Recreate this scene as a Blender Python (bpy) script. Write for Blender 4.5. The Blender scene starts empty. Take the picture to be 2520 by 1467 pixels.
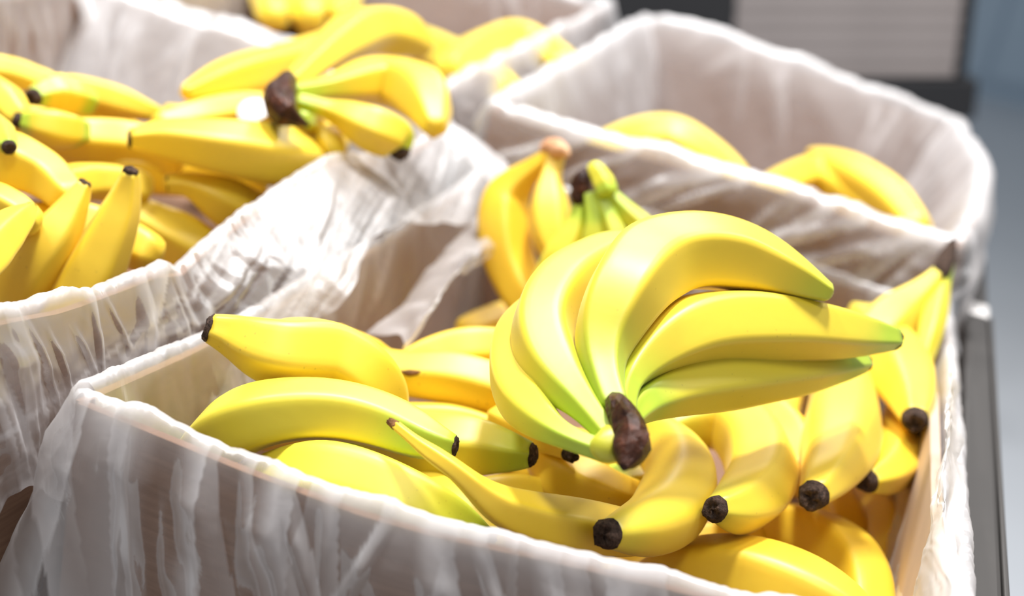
import bpy, math, random
import numpy as np

# ------------------------------------------------------------------ camera, light, exposure
SC = bpy.context.scene
COL = SC.collection
FPX, CX, CY = 3000.0, 1260.0, 733.5          # focal length in pixels of the 2520x1467 frame
RIM_Z = 0.95                                 # height of the front box's rim above the floor
CAM_H = 0.25                                 # camera above that rim
_B = np.array([1005, -856, 3000.0]); _B /= np.linalg.norm(_B)
_A = np.array([1, .3, -.25]); _A -= _A.dot(_B) * _B; _A /= np.linalg.norm(_A)
_N = np.cross(_A, _B)
M3 = np.stack([_A, _B, _N])                  # camera axes (right, down, forward) -> world
CAM = np.array([0, 0, RIM_Z + CAM_H])

def camera():
    from mathutils import Matrix
    cd = bpy.data.cameras.new('camera')
    cd.sensor_width = 36.0
    cd.lens = 36.0 * FPX / 2520.0
    cd.clip_start = 0.02
    cd.dof.use_dof = True
    cd.dof.focus_distance = 0.57
    cd.dof.aperture_fstop = 4.0
    o = bpy.data.objects.new('camera', cd)
    R = np.stack([M3[:, 0], -M3[:, 1], -M3[:, 2]], 1)
    m = np.eye(4); m[:3, :3] = R; m[:3, 3] = CAM
    o.matrix_world = Matrix(m.tolist())
    COL.objects.link(o)
    SC.camera = o
camera()

SC.view_settings.view_transform = 'Standard'
SC.view_settings.look = 'None'
SC.view_settings.gamma = 1.0
SC.view_settings.use_curve_mapping = False
SC.view_settings.exposure = 0.14
SC.cycles.transparent_max_bounces = 24
SC.cycles.max_bounces = 10

W = bpy.data.worlds.new('store_ambience'); SC.world = W
W.use_nodes = True
W.node_tree.nodes['Background'].inputs[0].default_value = (0.97, 0.98, 1.0, 1)
W.node_tree.nodes['Background'].inputs[1].default_value = 0.33

def ceiling_lamp(x, y, z, size, power, col=(1, .985, .975)):
    l = bpy.data.lights.new('ceiling_lamp', 'AREA')
    l.shape = 'DISK'; l.size = size; l.energy = power; l.color = col
    o = bpy.data.objects.new('ceiling_lamp', l)
    o.location = (x, y, z)
    COL.objects.link(o)
    return o
for (x, y, z, s, p) in ((-0.30, 0.95, 3.0, 0.30, 64), (0.75, 1.5, 3.0, 0.35, 20), (-1.3, 0.5, 3.0, 0.35, 34), (0.2, -0.4, 3.0, .5, 17),
                        (-0.6, 2.8, 3.0, 0.5, 34)):
    ceiling_lamp(x, y, z, s, p)

# ------------------------------------------------------------------ geometry helpers
def ray(px, py):
    return M3 @ np.array([(px - CX) / FPX, (py - CY) / FPX, 1.0])
def at(px, py, h):                            # on the level h metres above the front rim
    d = ray(px, py); t = (h - CAM_H) / d[2]
    return CAM + d * t, t
def at_x(px, py, x):
    d = ray(px, py); t = x / d[0]
    return CAM + d * t, t
def at_y(px, py, y):
    d = ray(px, py); t = y / d[1]
    return CAM + d * t, t

def spline(P, n):
    """natural cubic through the rows of P by chord length, n even samples"""
    P = np.asarray(P, float)
    t = np.concatenate([[0], np.cumsum(np.linalg.norm(np.diff(P[:, :3], axis=0), axis=1) ** .75)])
    k = len(P)
    h = np.diff(t)
    A = np.zeros((k, k)); r = np.zeros((k, P.shape[1]))
    A[0, 0] = A[-1, -1] = 1
    for i in range(1, k - 1):
        A[i, i - 1] = h[i - 1]; A[i, i] = 2 * (h[i - 1] + h[i]); A[i, i + 1] = h[i]
        r[i] = 6 * ((P[i + 1] - P[i]) / h[i] - (P[i] - P[i - 1]) / h[i - 1])
    m = np.linalg.solve(A, r)
    def ev(x):
        i = np.clip(np.searchsorted(t, x, 'right') - 1, 0, k - 2)
        a = (t[i + 1] - x)[:, None]; b = (x - t[i])[:, None]; hh = h[i][:, None]
        return (m[i] * a ** 3 + m[i + 1] * b ** 3) / (6 * hh) + (P[i] / hh - m[i] * hh / 6) * a + (P[i + 1] / hh - m[i + 1] * hh / 6) * b
    dense = ev(np.linspace(0, t[-1], 400))
    s = np.concatenate([[0], np.cumsum(np.linalg.norm(np.diff(dense[:, :3], axis=0), axis=1))])
    x = np.interp(np.linspace(0, s[-1], n), s, np.linspace(0, t[-1], 400))
    return ev(x)

def frames(C):
    T = np.gradient(C, axis=0); T /= np.linalg.norm(T, axis=1)[:, None] + 1e-12
    up = np.array([0, 0, 1.0])
    u = up - T[0] * up.dot(T[0])
    if np.linalg.norm(u) < .2:
        u = np.array([0, 1.0, 0]) - T[0] * T[0][1]
    U = [u / np.linalg.norm(u)]
    for i in range(1, len(C)):
        v = U[-1] - T[i] * U[-1].dot(T[i])
        U.append(v / np.linalg.norm(v))
    U = np.array(U)
    return T, U, np.cross(T, U)

def make_mesh(name, V, F, mat, smooth=True, attrs=None):
    me = bpy.data.meshes.new(name)
    me.from_pydata([tuple(v) for v in np.asarray(V).tolist()], [], F)
    if smooth:
        me.polygons.foreach_set('use_smooth', [True] * len(me.polygons))
    for k, a in (attrs or {}).items():
        at_ = me.attributes.new(k, 'FLOAT', 'POINT')
        at_.data.foreach_set('value', np.asarray(a, np.float32))
    if mat: me.materials.append(mat)
    return me

def link(name, V, F, mat, parent=None, smooth=True, attrs=None, base=False):
    """one mesh object whose origin is its own middle (or the middle of its base)"""
    V = np.asarray(V, float)
    o0 = (V.min(0) + V.max(0)) / 2
    if base: o0[2] = V[:, 2].min()
    me = make_mesh(name, V - o0, F, mat, smooth, attrs)
    o = bpy.data.objects.new(name, me)
    COL.objects.link(o)
    if parent is not None:
        o.parent = parent
        o.location = o0 - np.array(parent['_w'])
    else:
        o.location = o0
    o['_w'] = o0.tolist()
    return o

def empty(name, loc):
    o = bpy.data.objects.new(name, None)
    o.empty_display_size = .02
    o.location = loc; o['_w'] = [float(v) for v in loc]
    COL.objects.link(o)
    return o

def tag(o, label=None, cat=None, group=None, kind=None):
    if label: o['label'] = label
    if cat: o['category'] = cat
    if group: o['group'] = group
    if kind: o['kind'] = kind
    return o

def grid_faces(nu, nv, close_u=False):
    """vertex index = v * nu + u"""
    F = []
    for v in range(nv - 1):
        for u in range(nu if close_u else nu - 1):
            a = v * nu + u; b = v * nu + (u + 1) % nu
            F.append((a, b, b + nu, a + nu))
    return F

def box(x0, x1, y0, y1, z0, z1, bev=0.0):
    """box with chamfered edges: V, F"""
    import bmesh
    bm = bmesh.new()
    bmesh.ops.create_cube(bm, size=1)
    for v in bm.verts:
        v.co = ((x0 + x1) / 2 + v.co.x * (x1 - x0), (y0 + y1) / 2 + v.co.y * (y1 - y0), (z0 + z1) / 2 + v.co.z * (z1 - z0))
    if bev:
        bmesh.ops.bevel(bm, geom=list(bm.edges), offset=bev, segments=2, affect='EDGES', profile=.5)
    bm.verts.index_update()
    V = [tuple(v.co) for v in bm.verts]; F = [tuple(v.index for v in f.verts) for f in bm.faces]
    bm.free()
    return np.array(V), F

# smooth value noise in numpy
def _hash(ix, iy, seed):
    n = (ix.astype(np.int64) * 374761393 + iy.astype(np.int64) * 668265263 + seed * 974634777) & 0x7fffffff
    n = ((n ^ (n >> 13)) * 1274126177) & 0x7fffffff
    return ((n ^ (n >> 16)) & 0xffff) / 65535.0
def noise(x, y, seed=0):
    ix = np.floor(x); iy = np.floor(y); fx = x - ix; fy = y - iy
    fx = fx * fx * (3 - 2 * fx); fy = fy * fy * (3 - 2 * fy)
    a = _hash(ix, iy, seed); b = _hash(ix + 1, iy, seed); c = _hash(ix, iy + 1, seed); d = _hash(ix + 1, iy + 1, seed)
    return (a + (b - a) * fx) * (1 - fy) + (c + (d - c) * fx) * fy - .5

# ------------------------------------------------------------------ materials
class NT:
    def __init__(s, name):
        s.m = bpy.data.materials.new(name); s.m.use_nodes = True
        s.t = s.m.node_tree; s.t.nodes.clear()
        s.out = s.n('ShaderNodeOutputMaterial')
    def n(s, typ, ins=None, **kw):
        nd = s.t.nodes.new(typ)
        for k, v in kw.items(): setattr(nd, k, v)
        for k, v in (ins or {}).items(): s.set(nd, k, v)
        return nd
    def set(s, nd, k, v):
        if isinstance(v, tuple) and len(v) == 2 and hasattr(v[0], 'outputs'):
            s.t.links.new(v[0].outputs[v[1]], nd.inputs[k])
        elif hasattr(v, 'outputs'):
            s.t.links.new(v.outputs[0], nd.inputs[k])
        else:
            if isinstance(v, tuple) and len(v) == 3 and nd.inputs[k].type == 'RGBA': v = (*v, 1)
            nd.inputs[k].default_value = v
    def math(s, op, a, b=None, c=None, clamp=False):
        nd = s.n('ShaderNodeMath', operation=op, use_clamp=clamp)
        for i, v in enumerate((a, b, c)):
            if v is not None: s.set(nd, i, v)
        return nd
    def mix(s, fac, a, b, blend='MIX'):
        nd = s.n('ShaderNodeMix', data_type='RGBA', blend_type=blend)
        s.set(nd, 0, fac); s.set(nd, 6, a); s.set(nd, 7, b)
        return (nd, 2)
    def ramp(s, fac, stops, interp='LINEAR'):
        nd = s.n('ShaderNodeValToRGB'); s.set(nd, 0, fac)
        cr = nd.color_ramp; cr.interpolation = interp
        while len(cr.elements) > 1: cr.elements.remove(cr.elements[-1])
        cr.elements[0].position = stops[0][0]; cr.elements[0].color = (*stops[0][1], 1)
        for p, c in stops[1:]:
            e = cr.elements.new(p); e.color = (*c, 1)
        return nd
    def done(s, sh, disp=None):
        s.t.links.new(sh.outputs[0], s.out.inputs[0])
        return s.m

def mat_peel():
    k = NT('banana_peel')
    co = k.n('ShaderNodeTexCoord')
    along = (k.n('ShaderNodeAttribute', attribute_name='along'), 2)
    ridge = (k.n('ShaderNodeAttribute', attribute_name='ridge'), 2)
    green = (k.n('ShaderNodeAttribute', attribute_type='OBJECT', attribute_name='green'), 2)
    tone = (k.n('ShaderNodeAttribute', attribute_type='OBJECT', attribute_name='tone'), 2)
    spots = (k.n('ShaderNodeAttribute', attribute_type='OBJECT', attribute_name='spots'), 2)
    info = k.n('ShaderNodeObjectInfo')
    pos = k.n('ShaderNodeVectorMath', {0: (co, 3), 1: (k.n('ShaderNodeMath', {0: (info, 5), 1: 37.0}, operation='MULTIPLY'), 0)}, operation='ADD')
    yel = k.mix(tone, (0.85, 0.52, 0.014), (0.82, 0.70, 0.040))
    n1 = k.n('ShaderNodeTexNoise', {0: pos, 'Scale': 38.0, 'Detail': 3.0})
    blot = k.math('MULTIPLY_ADD', n1, 1.1, -0.28, clamp=True)
    yel2 = k.mix(k.math('MULTIPLY', blot, .5), yel, (0.86, 0.57, 0.028))
    # green necks and tips, a little green wandering down the body
    e1 = k.n('ShaderNodeMapRange', {0: along, 1: 0.30, 2: 0.02, 3: 0.0, 4: 1.0}, interpolation_type='SMOOTHSTEP')
    e2 = k.n('ShaderNodeMapRange', {0: along, 1: 0.74, 2: 0.99, 3: 0.0, 4: .85}, interpolation_type='SMOOTHSTEP')
    ends = k.math('ADD', e1, e2)
    n2 = k.n('ShaderNodeTexNoise', {0: pos, 'Scale': 22.0, 'Detail': 2.0})
    g1 = k.math('MULTIPLY', ends, k.math('MULTIPLY_ADD', n2, 1.2, 0.25))
    g2 = k.math('ADD', k.math('MULTIPLY', g1, k.math('MULTIPLY', k.math('MINIMUM', green, 1.0), 1.55)), k.math('MULTIPLY_ADD', green, 0.75, -.55))
    gf = k.math('MULTIPLY', k.math('MAXIMUM', g2, 0.0), 0.9, clamp=True)
    c = k.mix(gf, yel2, (0.40, 0.53, 0.02))
    # fine brown flecks and rubbed ridges
    v = k.n('ShaderNodeTexVoronoi', {0: pos, 'Scale': 230.0, 'Randomness': 1.0})
    vsel = k.n('ShaderNodeTexNoise', {0: pos, 'Scale': 60.0, 'Detail': 1.0})
    fl = k.math('MULTIPLY', k.math('LESS_THAN', v, 0.13), k.math('GREATER_THAN', vsel, 0.57))
    c = k.mix(k.math('MULTIPLY', fl, k.math('MULTIPLY', spots, 0.55)), c, (0.16, 0.065, 0.012))
    n3 = k.n('ShaderNodeTexNoise', {0: pos, 'Scale': 16.0, 'Detail': 4.0, 'Roughness': .65})
    bru = k.n('ShaderNodeMapRange', {0: n3, 1: 0.66, 2: 0.80, 3: 0.0, 4: 0.6})
    c = k.mix(k.math('MULTIPLY', bru, spots), c, (0.36, 0.17, 0.02))
    rl = k.n('ShaderNodeMapRange', {0: ridge, 1: 0.80, 2: 1.0, 3: 0.0, 4: 0.22})
    c = k.mix(k.math('MULTIPLY', rl, n1), c, (0.55, 0.40, 0.03))
    nb = k.n('ShaderNodeTexNoise', {0: pos, 'Scale': 120.0, 'Detail': 2.0})
    bmp = k.n('ShaderNodeBump', {'Strength': 0.10, 'Distance': 0.001, 'Height': nb})
    p = k.n('ShaderNodeBsdfPrincipled', {'Base Color': c, 'Roughness': 0.48, 'Specular IOR Level': 0.6, 'Normal': bmp,
                                         'Subsurface Weight': 0.2, 'Subsurface Scale': 0.004})
    p.inputs['Subsurface Radius'].default_value = (1.0, 0.7, 0.15)
    p.inputs['Coat Weight'].default_value = 0.45
    p.inputs['Coat Roughness'].default_value = 0.48
    p.inputs['Sheen Weight'].default_value = 0.08
    p.inputs['Sheen Roughness'].default_value = 0.4
    return k.done(p)

def mat_dark(name, c0, c1, rough=.75, sc=260.0, bump=.7, hi=2.2):
    k = NT(name)
    co = k.n('ShaderNodeTexCoord')
    n = k.n('ShaderNodeTexNoise', {0: (co, 3), 'Scale': sc, 'Detail': 5.0, 'Roughness': .65})
    c = k.ramp(n, [(0.32, c0), (0.58, c1), (0.72, tuple(min(1, v * hi + .004) for v in c1))])
    b = k.n('ShaderNodeBump', {'Strength': bump, 'Distance': 0.002, 'Height': n})
    p = k.n('ShaderNodeBsdfPrincipled', {'Base Color': c, 'Roughness': rough, 'Normal': b, 'Specular IOR Level': .2})
    return k.done(p)

def mat_plain(name, col, rough=.5, metal=0.0, spec=.5, var=0.0, sc=8.0, stretch=(1, 1, 1), bump=0.0):
    k = NT(name)
    c = col
    ins = {'Roughness': rough, 'Metallic': metal, 'Specular IOR Level': spec}
    if var:
        co = k.n('ShaderNodeTexCoord')
        mp = k.n('ShaderNodeMapping', {0: (co, 3)}); mp.inputs['Scale'].default_value = stretch
        n = k.n('ShaderNodeTexNoise', {0: mp, 'Scale': sc, 'Detail': 4.0})
        c = k.mix(n, tuple(max(0, v * (1 - var)) for v in col), tuple(min(1, v * (1 + var)) for v in col))
        if bump: ins['Normal'] = k.n('ShaderNodeBump', {'Strength': bump, 'Distance': .001, 'Height': n})
    ins['Base Color'] = c
    return k.done(k.n('ShaderNodeBsdfPrincipled', ins))

def mat_film():
    k = NT('clear_film')
    gat = (k.n('ShaderNodeAttribute', attribute_name='gather'), 2)
    lw = k.n('ShaderNodeLayerWeight', {'Blend': 0.35})
    co = k.n('ShaderNodeTexCoord')
    n = k.n('ShaderNodeTexNoise', {0: (co, 3), 'Scale': 45.0, 'Detail': 4.0, 'Roughness': .55, 'Distortion': .8})
    cr = k.n('ShaderNodeTexVoronoi', {0: (co, 3), 'Scale': 42.0}, feature='DISTANCE_TO_EDGE')
    hgt = k.math('ADD', n, k.math('MULTIPLY', k.math('MINIMUM', cr, .25), 1.2))
    b = k.n('ShaderNodeBump', {'Strength': 0.14, 'Distance': 0.003, 'Height': hgt})
    face = k.math('POWER', (lw, 1), 1.6)
    a = k.math('ADD', k.math('MULTIPLY', face, .36), k.math('MULTIPLY_ADD', gat, .66, .07))
    a = k.math('MINIMUM', a, .86)
    dif = k.n('ShaderNodeBsdfDiffuse', {0: (.76, .745, .755), 'Normal': b})
    tra = k.n('ShaderNodeBsdfTranslucent', {0: (.78, .76, .76), 'Normal': b})
    body = k.n('ShaderNodeMixShader', {0: .42, 1: dif, 2: tra})
    clear = k.n('ShaderNodeBsdfTransparent', {0: (.985, .975, .97)})
    m1 = k.n('ShaderNodeMixShader', {0: a, 1: clear, 2: body})
    gl = k.n('ShaderNodeBsdfGlossy', {0: (1, 1, 1), 'Roughness': .46, 'Normal': b})
    fr = k.n('ShaderNodeFresnel', {'IOR': 1.5, 'Normal': b})
    m2 = k.n('ShaderNodeMixShader', {0: k.math('MULTIPLY', fr, .24), 1: m1, 2: gl})
    return k.done(m2)

def mat_card():
    k = NT('cardboard')
    co = k.n('ShaderNodeTexCoord')
    mp = k.n('ShaderNodeMapping', {0: (co, 3)}); mp.inputs['Scale'].default_value = (1, 1, 14)
    n = k.n('ShaderNodeTexNoise', {0: mp, 'Scale': 30.0, 'Detail': 4.0})
    c = k.ramp(n, [(.3, (0.205, 0.118, 0.075)), (.7, (0.27, 0.16, 0.105))])
    return k.done(k.n('ShaderNodeBsdfPrincipled', {'Base Color': c, 'Roughness': .85, 'Specular IOR Level': .25}))

PEEL = mat_peel()
TIP = mat_dark('blossom_end', (0.010, 0.006, 0.004), (0.075, 0.045, 0.032), .8, 380.0, 1.0)
CROWN = mat_dark('crown_wood', (0.010, 0.004, 0.003), (0.055, 0.017, 0.008), .40, 130.0, .8, 2.6)
CROWN_PALE = mat_dark('crown_pale', (0.42, 0.20, 0.09), (0.75, 0.42, 0.25), .6, 90.0, .3)
STEM = mat_dark('dry_stem', (0.05, 0.02, 0.008), (0.22, 0.10, 0.035), .75, 200.0)
FILM = mat_film()
CARD = mat_card()
CARD_PALE = mat_plain('pale_card', (.52, .40, .31), .8, 0, .3, .12, 30.0)
STEEL = mat_plain('brushed_steel', (.06, .056, .053), .5, .25, .5, .25, 60.0, (1, .04, 1), .05)
STEEL_LIGHT = mat_plain('glint_pale_steel', (.9, .87, .85), .45, .5)  # pale base colour paints in the lamp glint on the rail joint
SHADOW_DARK = mat_plain('shadow_dark_top', (.02, .018, .017), .7, 0, .3)  # near-black colour paints in the shadow of the gap between the boxes
FLOORM = mat_plain('grey_floor', (.50, .53, .57), .2, 0, .5, .04, 3.0)
SLATM = mat_plain('grey_slat', (.30, .265, .255), .6, 0, .3, .15, 14.0, (.1, 1, 1))
DARKM = mat_plain('dark_frame', (.018, .018, .02), .5, 0, .4)
BLUEM = mat_plain('blue_paint', (.42, .55, .68), .4, 0, .5, .05, 2.0)
LABELM = mat_plain('sticker_paper', (.82, .80, .82), .5, 0, .4)

# ------------------------------------------------------------------ the setting
def quad(x0, x1, y0, y1, z):
    return np.array([(x0, y0, z), (x1, y0, z), (x1, y1, z), (x0, y1, z)]), [(0, 1, 2, 3)]
V, F = box(-8, 8, -3, 20, -.05, 0)
tag(link('floor', V, F, FLOORM, smooth=False), kind='structure')

# ------------------------------------------------------------------ display table with a steel rail
BASE_Z = RIM_Z - .215
def display_table():
    r0 = at(2470, 1467, -.03)[0]; r1 = at(2434, 778, -.03)[0]
    d = (r1 - r0)[:2]; d /= np.linalg.norm(d)
    t = tag(empty('display_table', (-.3, 1.0, 0)), 'display table with a shadow-dark top and a grey steel rail that carries the banana boxes', 'table')
    V, F = box(-1.3, .125, .2, 1.95, BASE_Z - .05, BASE_Z - .008, .004)
    link('tabletop', V, F, SHADOW_DARK, t, False)
    n = np.array([d[1], -d[0]])
    def rail(name, s0, s1, w0, w1, z0, z1, mat, bev, par):
        V, F = box(-w1, -w0, s0, s1, z0, z1, bev)
        P = np.array([[*(r0[:2] + n * v[0] + d * v[1]), v[2]] for v in V])
        return link(name, P, F, mat, par, False)
    s_j = np.linalg.norm((at(2434, 776, -.03)[0] - r0)[:2])
    zt = RIM_Z - .03
    a = rail('front_rail', -.5, s_j - .008, 0, .02, zt - .035, zt, STEEL, .003, t)
    rail('rail_lip', -.5, s_j - .008, -.003, .0, zt - .03, zt + .001, STEEL, .001, a)
    rail('rail_joint', s_j - .008, s_j + .03, -.001, .021, zt - .036, zt + .001, STEEL_LIGHT, .003, t)
    rail('front_rail', s_j + .03, s_j + .9, 0, .02, zt - .035, zt, STEEL, .003, t)
    for s in (-.35, .35, 1.25):
        rail('rail_post', s, s + .03, .003, .018, BASE_Z - .05, zt - .035, STEEL, .002, t)
    for x in (-1.25, .05):
        for y in (.26, 1.85):
            V, F = box(x, x + .05, y, y + .05, 0, BASE_Z - .05, .004)
            link('leg', V, F, STEEL, t, False)
display_table()

# ------------------------------------------------------------------ boxes and film liners
def resample_closed(P, n):
    P = np.vstack([P, P[:1]])
    s = np.concatenate([[0], np.cumsum(np.linalg.norm(np.diff(P, axis=0), axis=1))])
    x = np.linspace(0, s[-1], n, endpoint=False)
    return np.stack([np.interp(x, s, P[:, i]) for i in range(3)], 1), x, s

def smooth_closed(P, k):
    w = np.hanning(2 * k + 3)[1:-1]; w /= w.sum()
    out = np.zeros_like(P)
    for j in range(-k, k + 1):
        out += w[j + k] * np.roll(P, j, axis=0)
    return out

def panels(P, thick, z0, parent):
    """the four cardboard walls: P is a list of four rim polylines, corner to corner, anticlockwise from above"""
    for poly in P:
        poly = np.asarray(poly)
        s = np.concatenate([[0], np.cumsum(np.linalg.norm(np.diff(poly, axis=0), axis=1))])
        n = 40
        x = np.linspace(0, s[-1], n)
        Q = np.stack([np.interp(x, s, poly[:, i]) for i in range(3)], 1)
        d = (Q[-1] - Q[0])[:2]; d /= np.linalg.norm(d)
        nn = np.array([d[1], -d[0], 0])
        rows = []
        for off, top in ((-.5, 0), (-.5, 1), (.5, 1), (.5, 0)):
            R = Q + nn * thick * off
            R[:, 2] = (Q[:, 2] - .0062) if top else z0
            rows.append(R)
        V = np.vstack(rows)
        F = grid_faces(n, 4) + [tuple(range(3 * n, 4 * n)) + tuple(range(n - 1, -1, -1))]
        F += [(0, n, 2 * n, 3 * n), (4 * n - 1, 3 * n - 1, 2 * n - 1, n - 1)]
        link('side_panel', V, F, CARD, parent, False)

def liner(rim, seed, label, n_u=520, l_in=.17, l_out=lambda s: .15, flare=lambda s: .12, amp=1.0, npl=150, pleats=(),
          rim_r=.0048, in_flare=lambda s: 0.0, n_in=26, n_out=52, group=None, crumple=1.0, haze=lambda p: 0.0, lean_at=lambda p: .3, white=lambda p: (.30, .007)):
    rng = np.random.RandomState(seed)
    P, s, knots = resample_closed(np.asarray(rim), n_u)
    total = knots[-1]
    P = smooth_closed(P, 3)
    P[:, 2] -= .0032
    hz = np.array([haze(p) for p in P]); la = np.array([lean_at(p) for p in P]); wa, ws = np.array([white(p) for p in P]).T
    lf = 1.6 / np.sqrt(1 + la ** 2); lf = np.minimum(lf, 1)
    D = np.roll(P, -1, 0) - np.roll(P, 1, 0); D[:, 2] = 0
    Nn = np.stack([D[:, 1], -D[:, 0], 0 * D[:, 0]], 1); Nn /= np.linalg.norm(Nn, axis=1)[:, None] + 1e-9
    Nn = smooth_closed(Nn, 7); Nn /= np.linalg.norm(Nn, axis=1)[:, None] + 1e-9
    Tn = np.stack([-Nn[:, 1], Nn[:, 0], 0 * Nn[:, 0]], 1)
    lo = np.array([l_out(p) for p in P]); fl = np.array([flare(p) for p in P]); fi = np.array([in_flare(p) for p in P])
    fl = smooth_closed(fl[:, None], 9)[:, 0]; lo = smooth_closed(lo[:, None], 9)[:, 0]; fi = smooth_closed(fi[:, None], 9)[:, 0]
    hem = lo * (1 + .25 * noise(s * 14, 0 * s, seed + 5) + .12 * noise(s * 50, 0 * s, seed + 6))
    vs = np.concatenate([-l_in * np.linspace(1, 0, n_in) ** 1.25, [.35, .65], 1 + np.linspace(0, 1, n_out) ** 1.2])
    # folds: start along the rim, lean, half width, height, first and last depth below the rim, side that falls off sharply, thickness
    pl = list(pleats)
    while len(pl) < npl + len(pleats):
        s0 = rng.rand() * total
        ln = lean_at(P[int(s0 / total * n_u) % n_u]) * (.5 + .5 * rng.rand()) + rng.randn() * .16
        w = .0022 + .011 * rng.rand() ** 2.2
        if abs(ln) > 1.5: rng_a = .35
        else: rng_a = 1.0
        w *= math.sqrt(1 + ln * ln * .5)
        pl.append((s0, ln, w, .0015 * rng_a + .4 * rng_a * min(w, .012) * rng.rand(), max(-.01, rng.rand() * .09 - .035), .05 + .22 * rng.rand(), rng.choice((-1, 1)), (.25 + .6 * rng.rand()) * (.5 if rng_a < 1 else 1)))
    pin = [(rng.rand() * total, rng.randn() * .5, .003 + .010 * rng.rand() ** 2, .001 + .003 * rng.rand(), rng.rand() * .03 - .01, .03 + .1 * rng.rand(), rng.choice((-1, 1)), .15 + .45 * rng.rand()) for _ in range(int(npl * .6))]
    rows, gats = [], []
    for v in vs:
        if v <= 0:
            dn = -v; off = -rim_r - fi * dn; z = -dn - .0; k = min(1, dn / .03)
            side = -1
        elif v < 1:
            a = math.pi * (1 - v); off = rim_r * math.cos(a) + 0 * s; z = rim_r * math.sin(a) * .9; k = 0; dn = 0; side = 1
        else:
            dn = (v - 1) * hem; off = rim_r + fl * dn; z = -dn * np.sqrt(np.maximum(.05, 1 - fl ** 2 * .8)); k = np.minimum(1, dn / .02); side = 1
        dd = dn + 0 * s
        disp = 0 * s; gat = 0 * s
        for (s0, ln, w, a, v0, vl, sg, th) in (pl if side > 0 else pin):
            m = float(dd.max())
            if m < v0 - .012 or float(dd.min()) > v0 + vl: continue
            x = s - (s0 + ln * (dd - v0) + .002 * np.sin(dd * 30 + s0 * 90)); x = (x + total / 2) % total - total / 2
            ww = w * (1 + 4 * dd)
            x = x / ww
            rg = np.maximum(0, 1 - np.abs(x))
            saw = np.where(np.abs(x) < 1, (x * sg + 1) / 2, 0)
            win = np.clip((dd - v0 + .012) / .012, 0, 1) * np.clip((v0 + vl - dd) / (.45 * vl), 0, 1)
            disp = np.maximum(disp, a * np.minimum(rg * 1.6, 1) * win)
            gat = gat + saw ** 1.3 * win * th
        sl = (s - la * dd) * lf
        q = noise(sl * 26 - dd * 6, dd * 9, seed) * .006 + noise(sl * 60 - dd * 20, dd * 14, seed + 1) * .0018
        cr = np.abs(noise(s * 60 + dd * 30, dd * 60 - s * 25, seed + 2)) + np.abs(noise(s * 100 - dd * 60, dd * 90, seed + 3)) * .6
        q = q + (.35 - cr) * .0035 * crumple
        d_all = (disp + np.maximum(-.004, q) + .003) * k * amp
        rimn = noise(s * 24, 0 * s, seed + 8) * .005 + (noise(s * 60, 0 * s, seed + 7) * .003 + np.abs(noise(s * 110, 0 * s, seed + 9)) * .0022 + np.abs(noise(s * 240, 0 * s, seed + 10)) * .0012) * np.exp(-dd / .006)
        R = P + Nn * (off + side * d_all * (1 if side > 0 else .7))[:, None]
        R = R + Tn * ((noise(s * 30, dd * 12, seed + 4) * .004) * k)[:, None]
        R = R + Nn * (noise(s * 120, dd * 40 + side, seed + 12) * .0006 * amp)[:, None]
        R[:, 2] += z + rimn * np.exp(-dd / .02) * amp
        rows.append(R); gats.append(np.clip(gat + np.exp(-dd / ws) * wa + .22 * noise(sl * 22, dd * 14, seed + 11) - .04 + hz, 0, 1))
    V = np.vstack(rows)
    o = link('plastic_liner', V, grid_faces(n_u, len(vs), True), FILM, None, True, {'gather': np.concatenate(gats)})
    tag(o, label, 'liner', group)
    return o

def banana_box(polys, seed, label, z0=BASE_Z, **kw):
    allp = np.vstack([np.asarray(p)[:-1] for p in polys])
    c = allp.mean(0)
    t = tag(empty('banana_box', (c[0], c[1], z0)), label, 'box')
    panels(polys, .0045, z0, t)
    x0, y0 = allp[:, :2].min(0); x1, y1 = allp[:, :2].max(0)
    V, F = box(x0 + .012, x1 - .012, y0 + .012, y1 - .012, z0, z0 + .006)
    link('base_panel', V, F, CARD, t, False)
    return t, allp

R3_ = lambda x, y, h: np.array([x, y, RIM_Z + h])
# front box: front edge, right edge, back edge, left edge
fl_ = at(200, 957, 0)[0]; bl_ = at(1205, 408, 0)[0]; br_ = at(2330, 738, 0)[0]; fr_ = R3_(.097, .452, 0)
front = [fl_] + [at(x, y, 0)[0] for x, y in ((430, 1050), (600, 1120), (900, 1232), (1100, 1288), (1400, 1352), (1700, 1424), (1850, 1462))] + [fr_]
right = [fr_, at(2376, 1467, 0)[0], at(2366, 1200, 0)[0], at(2350, 950, 0)[0], br_]
back = [br_] + [at_y(x, y, bl_[1] + (br_[1] - bl_[1]) * f)[0] for x, y, f in ((2230, 722, .9), (2110, 690, .8), (1990, 645, .7), (1600, 530, .35))] + [bl_]
left = [bl_] + [at_x(x, y, -.296)[0] for x, y in ((1090, 490), (860, 630), (640, 758), (450, 850))] + [fl_]
box_f, rim_f = banana_box([front, right, back, left], 1, 'open cardboard banana box nearest the camera, lined with clear film, holding the big bunch')
# a doubled corner board inside the right wall
V, F = box(.083, .089, .46, .772, BASE_Z + .006, RIM_Z - .006, .001)
link('corner_board', V, F, CARD_PALE, box_f, False)

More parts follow.
